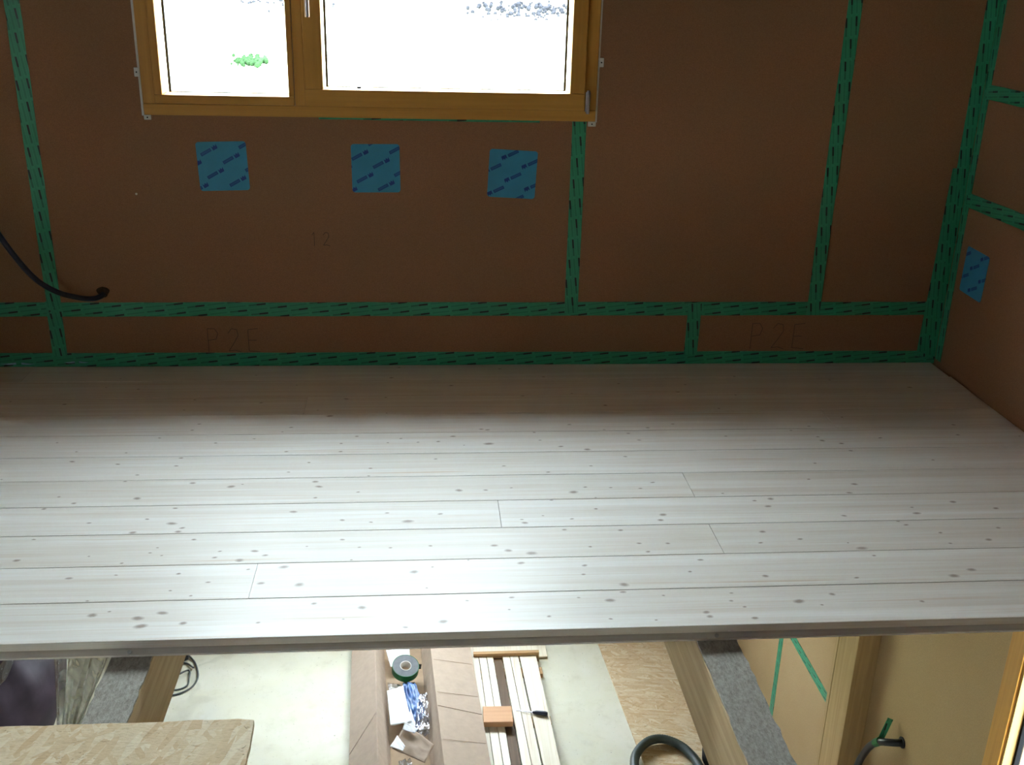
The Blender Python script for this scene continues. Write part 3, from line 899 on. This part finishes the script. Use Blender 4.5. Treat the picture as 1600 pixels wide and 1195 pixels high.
# strand board lying across the joists at the lower left
b = empty('strand_board', (-1.2, 1.5, -.05), 'rough strand board lying across the joists at the lower left', 'board')
random.seed(5)
edge = [(-.410 + random.uniform(-.007, .004), 2.086 - k * .03) for k in range(0, 42)]
far = [(-1.9 + k * .05, 2.092 + random.uniform(-.002, .002)) for k in range(0, 30)]
poly = [(x, y, -.0505) for x, y in far] + [(x, y, -.0505) for x, y in edge] + [(-1.9, edge[-1][1], -.0505)]
finish('panel', prism_bm(poly, (0, 0, .0165)), 'osb', b)
bm = bmesh.new()
for k in range(26):      # loose strands standing off the broken edge
    x, y = -.412 + random.uniform(-.012, .004), 2.08 - random.uniform(0, .3)
    d = Vector((random.uniform(-1, .6), random.uniform(-1, 1), random.uniform(-.3, .3))).normalized() * random.uniform(.008, .022)
    p = Vector((x, y, -.034 - random.uniform(0, .012)))
    n = Vector((-d.y, d.x, 0)).normalized() * .002
    prism_bm([p - n, p + d - n * .3, p + d + n * .3, p + n], (0, 0, .0012), bm)
o = finish('splinters', bm, 'osb', b)
o['kind'] = 'stuff'

# ------------------------------------------------------------------ clear film hanging in the left bay, and the dark sack below
def filmf(u, v):
    x0 = -2.3 + u * (2.3 - 1.10)
    # folds gather towards the near lower end
    x = x0 + (v * .12) * (1 - u) + .004 * math.sin(23 * u)
    y = 2.50 - v * .62
    f = (math.sin(u * 34 + v * 2.0) * .022 + math.sin(u * 71 - v * 3) * .010) * (.5 + .8 * (1 - v))
    z = -.16 - .20 * math.sin(math.pi * (u * .8 + .1)) * .6 + f + .05 * noise.noise(Vector((u * 9, v * 5, 2)))
    z += .07 * max(0, u - .9) * 10 * 1.0
    return Vector((min(x, -.833), y, z))
fo = sheet('plastic_film', filmf, 160, 40, 'film', None, .0004)
tag(fo, 'crinkled clear plastic film hanging between the left wall and the left joist', 'plastic film')
sk = empty('rubbish_sack', (-2.72, 5.75, G), 'bulging dark violet sack on the lower floor, seen through the plastic film', 'sack')
bm = bmesh.new()
bmesh.ops.create_uvsphere(bm, u_segments=48, v_segments=30, radius=1)
for v in bm.verts:
    p = v.co.copy()
    r = 1 + .05 * noise.noise(p * 3) + .035 * math.sin(math.atan2(p.y, p.x) * 14 + p.z * 4) * (.4 + .6 * max(0, p.z))
    q = Vector((p.x * .52 * r, p.y * .66 * r, p.z * .50 * r))
    q.z = max(q.z, -.33) + .33
    v.co = q + Vector((-2.93, 5.97, G))
finish('bag', bm, 'sack', sk, True)
finish('tied_neck', lathe_bm([(.001, .0), (.05, .0), (.03, .05), (.075, .13), (.001, .11)], (-2.93, 5.97, G + .80), (0.1, .1, 1), 16), 'sack', sk, True)

def pleats(u, v):
    a, b_ = Vector((-1.080, 2.66, -.20)), Vector((-.900, 2.66, -.20))
    c_, d_ = Vector((-.925, 2.20, -.20)), Vector((-.895, 2.20, -.20))
    p = a.lerp(b_, u).lerp(c_.lerp(d_, u), v)
    p.z += .016 * math.sin(u * 20 + v) * (1 - .4 * v) + .009 * math.sin(u * 47 - 2 * v) + .01 * noise.noise(Vector((u * 12, v * 3, 1)))
    p.x += .006 * math.sin(u * 40)
    return p
fo = sheet('plastic_film', pleats, 120, 20, 'film_dense', None, .0004)
tag(fo, 'gathered pleats of milky plastic film beside the left joist felt', 'plastic film')

# cable loops beside the left joist
random.seed(9)
c = empty('extension_cable', (-1.74, 6.45, G), 'looped thin grey cable on the concrete beside the left joist', 'cable')
zc = G + .008
finish('cord', tube_bm([(-1.95, 6.60, zc), (-1.80, 6.70, zc + .01), (-1.71, 6.63, zc), (-1.655, 6.50, zc), (-1.64, 6.40, zc), (-1.672, 6.30, zc), (-1.77, 6.235, zc), (-1.88, 6.26, zc + .006),
                        (-1.90, 6.38, zc), (-1.80, 6.44, zc + .01), (-1.72, 6.50, zc + .01), (-1.70, 6.42, zc), (-1.70, 6.33, zc), (-1.78, 6.29, zc), (-1.9, 6.33, zc + .01), (-1.95, 6.45, zc), (-1.84, 6.58, zc + .01), (-1.76, 6.60, zc), (-1.69, 6.53, zc + .01)], .0065, 8, 8), 'cable', c, True)
pl_ = finish('coupling', lathe_bm([(.001, -.05), (.03, -.05), (.036, -.02), (.034, .04), (.02, .055), (.001, .055)], (-1.80, 6.63, G + .036), (1, .8, 0), 16), 'black', c, True)

# ------------------------------------------------------------------ cardboard packaging on the lower floor
dz = .02
cb = empty('cardboard_carton', (-.08, 5.6, G), 'long open cardboard carton lying on the lower floor, full of packaging', 'carton')
# cross section points at the far and near end; lines are extended along the carton
def ext(a, b, y0, y1, z):
    (xa, ya), (xb, yb) = a, b
    f = lambda y: xa + (xb - xa) * (y - ya) / (yb - ya)
    return (f(y0), y0, z), (f(y1), y1, z)
CY0, CY1 = 4.7, 6.95
Lo = ext((-.541, 6.61), (-.488, 5.413), CY1, CY0, G + .05)
Lr = ext((-.354, 6.401), (-.290, 5.232), CY1, CY0, G + .20)
Li = ext((-.302, 6.648), (-.218, 5.432), CY1, CY0, G + .012)
Ri = ext((-.022, 6.643), (.038, 5.418), CY1, CY0, G + .012)
Rr = ext((.049, 6.405), (.121, 5.21), CY1, CY0, G + .20)
Ro = ext((.347, 6.558), (.42, 5.33), CY1, CY0, G + .105)
def strip(name, A, B, y0, y1, mat, skew=0, th=.005):
    """piece of the sheet between edge lines A and B, cut at y0 and y1 (skew: offset of the cut on B)"""
    def at(E, y):
        t = (y - E[0][1]) / (E[1][1] - E[0][1])
        return Vector(E[0]).lerp(Vector(E[1]), t)
    p = [at(A, y0), at(B, y0 + skew), at(B, y1 + (0 if y1 in (CY0,) else skew)), at(A, y1)]
    n = (p[1] - p[0]).cross(p[3] - p[0]).normalized()
    if n.z > 0:
        n = -n
    return finish(name, prism_bm(p, n * th), mat, cb)
strip('flap', Lo, Lr, CY1, 5.508, 'card', .24)
strip('flap', Lo, Lr, 5.498, CY0, 'card', .24)
strip('side_wall', Lr, Li, CY1, CY0, 'card')
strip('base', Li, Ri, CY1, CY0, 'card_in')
strip('side_wall', Ri, Rr, CY1, CY0, 'card')
strip('flap', Rr, Ro, CY1, 5.79, 'card', .005)
strip('flap', Rr, Ro, 5.782, CY0, 'card', .005)
for y in (6.30, 5.93, 5.45):
    a = Vector(ext((.049, 6.405), (.121, 5.21), y, y - .1, G + .20)[0]) + Vector((0.012, 0, .0005))
    bq = Vector(ext((.347, 6.558), (.42, 5.33), y + .05, y - .1, G + .105)[0]) + Vector((-.01, 0, .0035))
    finish('crease', prism_bm([a, bq, bq + Vector((0, -.003, 0)), a + Vector((0, -.003, 0))], (0, 0, .0012)), 'crease', cb)

# tape roll standing tilted in the carton
ctr = Vector((-.135, 6.29, G + .135))
ax = Vector((.10, -.30, 1)).normalized()
tr = empty('tape_roll', tuple(ctr), 'thick roll of dark grey tape with a green rim lying in the carton', 'tape roll')
finish('winding', lathe_bm([(.042, -.029), (.093, -.029), (.093, .029), (.042, .029)], ctr, ax, 48), 'roll_face', tr)
finish('green_rim', lathe_bm([(.0932, -.030), (.0965, -.030), (.0965, .030), (.0932, .030)], ctr, ax, 48), 'roll_edge', tr)
finish('core', lathe_bm([(.036, -.031), (.0415, -.031), (.0415, .031), (.036, .031)], ctr, ax, 40), 'white', tr)
tp = box_bm((-.004, -.001, -.028), (.022, .0005, .028), 0)
for v in tp.verts:
    v.co = Vector((0, 0, 1)).rotation_difference(ax) @ (v.co + Vector((.092, .02, 0))) + ctr
finish('tape_end', tp, 'black', tr)

def crumple(name, corners, z, amp, freq, mat, label, cat, seed, n=18, group=None):
    P = [Vector(c) for c in corners]
    def f(u, v):
        a = P[0].lerp(P[1], u); b_ = P[3].lerp(P[2], u)
        p = a.lerp(b_, v)
        s = Vector((u * freq, v * freq, seed))
        nn = noise.noise(s) + .5 * noise.noise(s * 2.1)
        ridged = 1 - abs(noise.noise(s * 1.3 + Vector((5, 5, 0)))) * 2
        return Vector((p.x + .1 * amp * nn, p.y + .15 * amp * noise.noise(s + Vector((9, 0, 0))), p.z + z + amp * (.6 * nn + .5 * ridged)))
    o = sheet(name, f, n, n, mat, None, .0006)
    return tag(o, label, cat, group)
Z1 = G + .05
crumple('paper_sheet', [(-.262, 6.08, Z1 + .05), (-.150, 6.118, Z1 + .06), (-.085, 5.735, Z1 + .05), (-.228, 5.71, Z1 + .05)], 0, .012, 3, 'paper', 'white sheet of paper below the tape roll in the carton', 'paper', 3)
crumple('paper_sheet', [(-.125, 5.70, Z1 + .04), (-.095, 5.88, Z1 + .05), (-.055, 5.72, Z1 + .04), (-.09, 5.62, Z1 + .05)], 0, .012, 4, 'paper', 'narrow crumpled white paper beside the larger white sheet', 'paper', 13, 14)
crumple('paper_sheet', [(-.125, 5.665, Z1 + .11), (.062, 5.50, Z1 + .06), (.0, 5.345, Z1 + .05), (-.21, 5.49, Z1 + .05)], 0, .014, 2.2, 'paper_brown', 'folded greyish sheet with white corners at the near end of the carton', 'paper', 8)
crumple('paper_sheet', [(-.13, 5.662, Z1 + .125), (-.045, 5.60, Z1 + .11), (-.065, 5.565, Z1 + .105), (-.145, 5.60, Z1 + .11)], 0, .006, 3, 'paper', 'white turned corner on the folded greyish sheet', 'paper', 18, 10)
crumple('paper_sheet', [(-.18, 5.575, Z1 + .085), (-.125, 5.47, Z1 + .085), (-.14, 5.43, Z1 + .08), (-.225, 5.48, Z1 + .075)], 0, .006, 3, 'paper', 'white label on the near edge of the folded greyish sheet', 'paper', 28, 10)
crumple('paper_sheet', [(-.285, 6.60, Z1 + .02), (-.11, 6.60, Z1 + .03), (-.10, 6.43, Z1 + .03), (-.245, 6.38, Z1 + .03)], 0, .012, 3, 'paper', 'crumpled white paper at the far end of the carton behind the tape roll', 'paper', 33)
crumple('plastic_bag', [(-.155, 6.17, Z1 + .045), (-.06, 6.15, Z1 + .045), (.005, 5.86, Z1 + .03), (-.075, 5.60, Z1 + .01)], 0, .03, 4, 'blue', 'crumpled blue plastic bag in the middle of the carton', 'bag', 41, 24)
crumple('plastic_wrap', [(-.04, 5.97, Z1 + .09), (.02, 6.0, Z1 + .08), (.035, 5.62, Z1 + .05), (-.07, 5.58, Z1 + .06)], 0, .035, 5, 'film_clear', 'shiny clear plastic wrap beside the blue bag', 'plastic wrap', 51, 22)
crumple('plastic_wrap', [(-.262, 6.22, Z1 + .01), (-.17, 6.19, Z1 + .01), (-.15, 6.08, Z1 + .03), (-.25, 6.09, Z1 + .03)], 0, .03, 5, 'film_clear', 'shiny clear plastic wrap below the tape roll at the carton side', 'plastic wrap', 61, 18)
crumple('plastic_bag', [(-.15, 6.23, Z1 + .01), (-.07, 6.22, Z1 + .01), (-.07, 6.175, Z1 + .01), (-.14, 6.17, Z1 + .01)], 0, .02, 4, 'black', 'small black plastic bag under the tape roll', 'bag', 71, 12)
crumple('plastic_wrap', [(-.17, 5.40, Z1 + .02), (-.09, 5.42, Z1 + .02), (-.06, 5.2, Z1 + .02), (-.15, 5.2, Z1 + .02)], 0, .03, 5, 'film_clear', 'clear plastic wrap at the near end of the carton', 'plastic wrap', 81, 14)

# ------------------------------------------------------------------ pale boards beside the carton
zb = G + .035
def board(far_x, near_x, label, top=G + .06, bot=zb):
    (a, b_), (c_, d) = far_x, near_x
    y0, y1 = 6.50, 4.62
    k = (y1 - 6.50) / (5.34 - 6.50)
    ne = (a + (c_ - a) * k, b_ + (d - b_) * k)
    e = .0025
    o = finish('timber_board', prism_bm([(a + e, y0, bot), (b_ - e, y0, bot), (ne[1] - e, y1, bot), (ne[0] + e, y1, bot)], (0, 0, top - bot)), 'pale_timber', None, loc=((a + b_) / 2, 5.6, bot))
    tag(o, label, 'board', 'pale boards laid out on the lower floor')
board((.355, .408), (.400, .446), 'narrow pale board next to the cardboard carton')
board((.408, .466), (.446, .506), 'pale board under the left half of the orange block')
board((.466, .516), (.506, .558), 'pale board bordering the wide dark gap on its left')
board((.584, .641), (.627, .690), 'pale board bordering the wide dark gap on its right')
board((.641, .705), (.690, .755), 'pale board under the tip of the screwdriver')
board((.712, .840), (.763, .877), 'wide pale board at the right under the screwdriver handle')
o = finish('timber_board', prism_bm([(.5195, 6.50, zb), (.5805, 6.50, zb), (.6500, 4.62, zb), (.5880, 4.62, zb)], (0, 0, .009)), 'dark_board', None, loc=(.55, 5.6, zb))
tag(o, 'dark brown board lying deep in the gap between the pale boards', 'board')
for k, (y, lb) in enumerate(((6.35, 'far'), (5.80, 'middle'), (4.9, 'near'))):
    bt = box('batten', (.34, y - .04, G), (.87, y + .04, zb - .0005), 'joist_x', None)
    tag(bt, 'brown bearer under the pale boards, the %s one' % lb, 'batten', 'bearers under the pale boards')
bm = box_bm((.368, 6.503, G), (.862, 6.535, G + .085), .002)
tag(finish('batten', bm, 'joist_x', None, loc=(.6, 6.52, G)), 'thin brown batten across the far ends of the pale boards', 'batten')
bm = box_bm((.30, 6.54, G), (.93, 6.90, G + .02), .002)
tag(finish('timber_board', bm, 'pale_timber', None, loc=(.6, 6.7, G)), 'pale board lying beyond the batten at the far end', 'board')
o = finish('wood_block', box_bm((-.1, -.083, -.021), (.1, .083, .021), .003), 'block', None)
o.location = (.500, 5.795, G + .0825)
o.rotation_euler = (0, 0, -.03)
tag(o, 'orange-brown wood block lying across the pale boards', 'block')
# screwdriver
A, B_ = Vector((.632, 5.873, G + .066)), Vector((.861, 5.807, G + .078))
d = (B_ - A).normalized()
sd = empty('screwdriver', tuple(A.lerp(B_, .6)), 'small screwdriver with a dark blue handle lying on the pale boards', 'screwdriver')
solid = A.lerp(B_, .25)
solid_cyl('blade', A.lerp(B_, .26), .0032, (B_ - A).length * .5, 'steel', sd, d, 12)
finish('handle', lathe_bm([(.0005, 0), (.008, .0), (.011, .012), (.015, .025), (.0155, .09), (.012, .103), (.0005, .106)], A.lerp(B_, .5), d, 20), 'black_tube', sd, True)

# strand board strip on the floor by the right joist
o = finish('strand_board', prism_bm([(1.347, 6.662, G + .001), (1.306, 7.2, G + .001), (2.05, 7.2, G + .001), (2.0, 4.3, G + .001), (1.50, 4.3, G + .001), (1.435, 5.345, G + .001)], (0, 0, .017)), 'osb_floor', None, loc=(1.7, 5.8, G))
tag(o, 'pale strand board lying flat on the lower floor beside the right joist', 'board')
# vacuum hose and nozzle
v = empty('vacuum_hose', (1.58, 5.4, G + .018), 'thick grey-green hose arching over the strand board at the bottom', 'hose')
zh = G + .018 + .036
finish('hose', tube_bm([(1.40, 4.95, zh), (1.355, 5.15, zh), (1.362, 5.33, zh), (1.41, 5.44, zh), (1.50, 5.525, zh + .004), (1.60, 5.538, zh + .004), (1.69, 5.485, zh), (1.742, 5.405, zh), (1.775, 5.30, zh), (1.79, 5.1, zh)], .030, 14, 14, .035), 'hose', v, True)
n_ = empty('vacuum_cleaner', (1.90, 5.25, G + .018), 'black rounded end of a vacuum cleaner beside the hose', 'vacuum')
finish('body', lathe_bm([(.001, 0), (.09, 0), (.11, .03), (.115, .10), (.09, .16), (.05, .19), (.001, .20)], (1.925, 5.33, G + .018), (0, 0, 1), 28), 'black', n_, True)
finish('cap', lathe_bm([(.001, -.01), (.045, -.01), (.05, .01), (.03, .022), (.001, .024)], (1.885, 5.30, G + .185), (-.3, -.5, 1), 20), 'steel', n_, True)

# ------------------------------------------------------------------ post, wall pipe and lower window on the right wall
p = empty('corner_post', (2.36, 4.59, G), 'square timber post against the lower right wall', 'post')
box('timber', (2.30, 4.476, G), (XR - .001, 4.70, -.36), 'post', p, .004)
box('strap', (2.298, 4.70, G), (XR - .001, 4.735, -.36), 'post', p, .002)
pp = empty('wall_pipe', (XR, 4.10, -1.93), 'dark pipe bending out of the lower right wall with green tape on it', 'pipe')
finish('pipe', tube_bm([(XR + .01, 4.085, -1.925), (XR - .03, 4.09, -1.93), (XR - .065, 4.12, -1.95), (XR - .08, 4.17, -1.99), (XR - .08, 4.24, -2.07), (XR - .075, 4.30, -2.17), (XR - .07, 4.36, -2.32), (XR - .06, 4.39, -2.6), (XR - .05, 4.40, -3.12)], .019, 14, 8), 'black', pp, True)
finish('tape_collar', tube_bm([(XR - .079, 4.16, -1.975), (XR - .082, 4.20, -2.02)], .0215, 14, 3), 'roll_edge', pp)
tape((XR - .075, 4.175, -1.99), (XR - .03, 4.19, -1.86), .03, (-.3, -1, 0), 'x', parent=pp, name='tape_flag')
finish('wall_collar', lathe_bm([(.018, -.004), (.030, -.004), (.028, .004), (.018, .004)], (XR - .003, 4.087, -1.926), (1, 0, 0), 18), 'black', pp)
lw = empty('window_2', (XR, 2.7, LWZ0), 'pine framed window in the lower right wall with bluish glass', None, None, 'structure')
for n_, a, b_, c_, d_ in (('frame_stile', LWY1 - .10, LWY1, LWZ0, LWZ1), ('frame_stile', LWY0, LWY0 + .10, LWZ0, LWZ1)):
    box(n_, (XR - .012, a, c_), (XR + .07, b_, d_), 'frame_z', lw, .003)
for n_, c_, d_ in (('frame_rail', LWZ0, LWZ0 + .1), ('frame_rail', LWZ1 - .1, LWZ1)):
    box(n_, (XR - .012, LWY0 + .1, c_), (XR + .07, LWY1 - .1, d_), 'frame_x', lw, .003)
y0, y1, z0, z1 = LWY0 + .1, LWY1 - .1, LWZ0 + .1, LWZ1 - .1
for k, (dp, mat, th) in enumerate((((.0, .045), 'reveal', .012), ((.045, .07), 'dark', .024))):
    bm = bmesh.new()
    for lo, hi in (((XR + dp[0], y0, z0), (XR + dp[1], y0 + th, z1)), ((XR + dp[0], y1 - th, z0), (XR + dp[1], y1, z1)),
                   ((XR + dp[0], y0 + th, z0), (XR + dp[1], y1 - th, z0 + th)), ((XR + dp[0], y0 + th, z1 - th), (XR + dp[1], y1 - th, z1))):
        box_bm(lo, hi, .001, bm)
    finish(['glazing_bead', 'gasket'][k], bm, ['bead', 'dark'][k], lw)
box('pane', (XR + .055, y0 + .02, z0 + .02), (XR + .058, y1 - .02, z1 - .02), 'glass', lw)

# ------------------------------------------------------------------ outside: meadow rising behind the house
bm = bmesh.new()
NXg, NYg = 60, 50
ys = [YF - 8 + (90 - YF + 8) * (j / NYg) ** 1.3 for j in range(NYg + 1)]
g = []
for i in range(NXg + 1):
    row = []
    for j in range(NYg + 1):
        x = -60 + 120 * i / NXg
        y = ys[j]
        z = -3.45 + max(0, y - 20) * .2 + .25 * noise.noise(Vector((x * .15, y * .15, 0))) * min(1, max(0, (y - 9) / 6))
        row.append(bm.verts.new((x, y, z)))
    g.append(row)
for i in range(NXg):
    for j in range(NYg):
        bm.faces.new((g[i][j], g[i + 1][j], g[i + 1][j + 1], g[i][j + 1]))
tag(finish('ground', bm, 'meadow', None, True), 'bright overexposed meadow rising beyond the window', None, None, 'structure')
tf = sheet('ground_sheet', lambda u, v: Vector((XR + .5 + 9 * u, -3 + 14 * v, -3.40 + .03 * math.sin(u * 30) * math.sin(v * 40))), 40, 40, 'tarp', None, .01)  # sheet added outside so the lower glass shows a dim blue
tag(tf, 'blue-grey ground sheet spread outside the lower right window', 'ground sheet')
def gz(y):
    return -3.45 + max(0, y - 20) * .2
random.seed(21)
def clump(name, x, y, n, sx, sy, h, mat, label, cat, kind=None):
    bm = bmesh.new()
    for k in range(n):
        a = Vector((x + max(-2, min(2, random.gauss(0, 1))) * sx, y + random.gauss(0, sy), 0))
        a.z = gz(a.y) + h * .3
        r = h * random.uniform(.5, 1.1)
        b2 = bmesh.new()
        bmesh.ops.create_icosphere(b2, subdivisions=1, radius=r)
        for v_ in b2.verts:
            v_.co = v_.co * (1 + .35 * noise.noise(v_.co * 3 + a)) + a
        me = bpy.data.meshes.new('tmp'); b2.to_mesh(me); bm.from_mesh(me); bpy.data.meshes.remove(me); b2.free()
    o = finish(name, bm, mat, None, loc=(x, y, gz(y)))
    return tag(o, label, cat, None, kind)
clump('bush', -5.1, 33.0, 110, .26, .22, .085, 'bush', 'small green bush on the bright slope seen through the left light', 'bush', 'stuff')
clump('rubble', -4.9, 40.6, 60, .9, .5, .07, 'gravel', 'sparse grey rubble on the slope beyond the left light', 'rubble', 'stuff')
clump('rubble', 3.9, 40.0, 150, 1.1, .7, .09, 'gravel', 'grey rubble on the slope beyond the right sash', 'rubble', 'stuff')
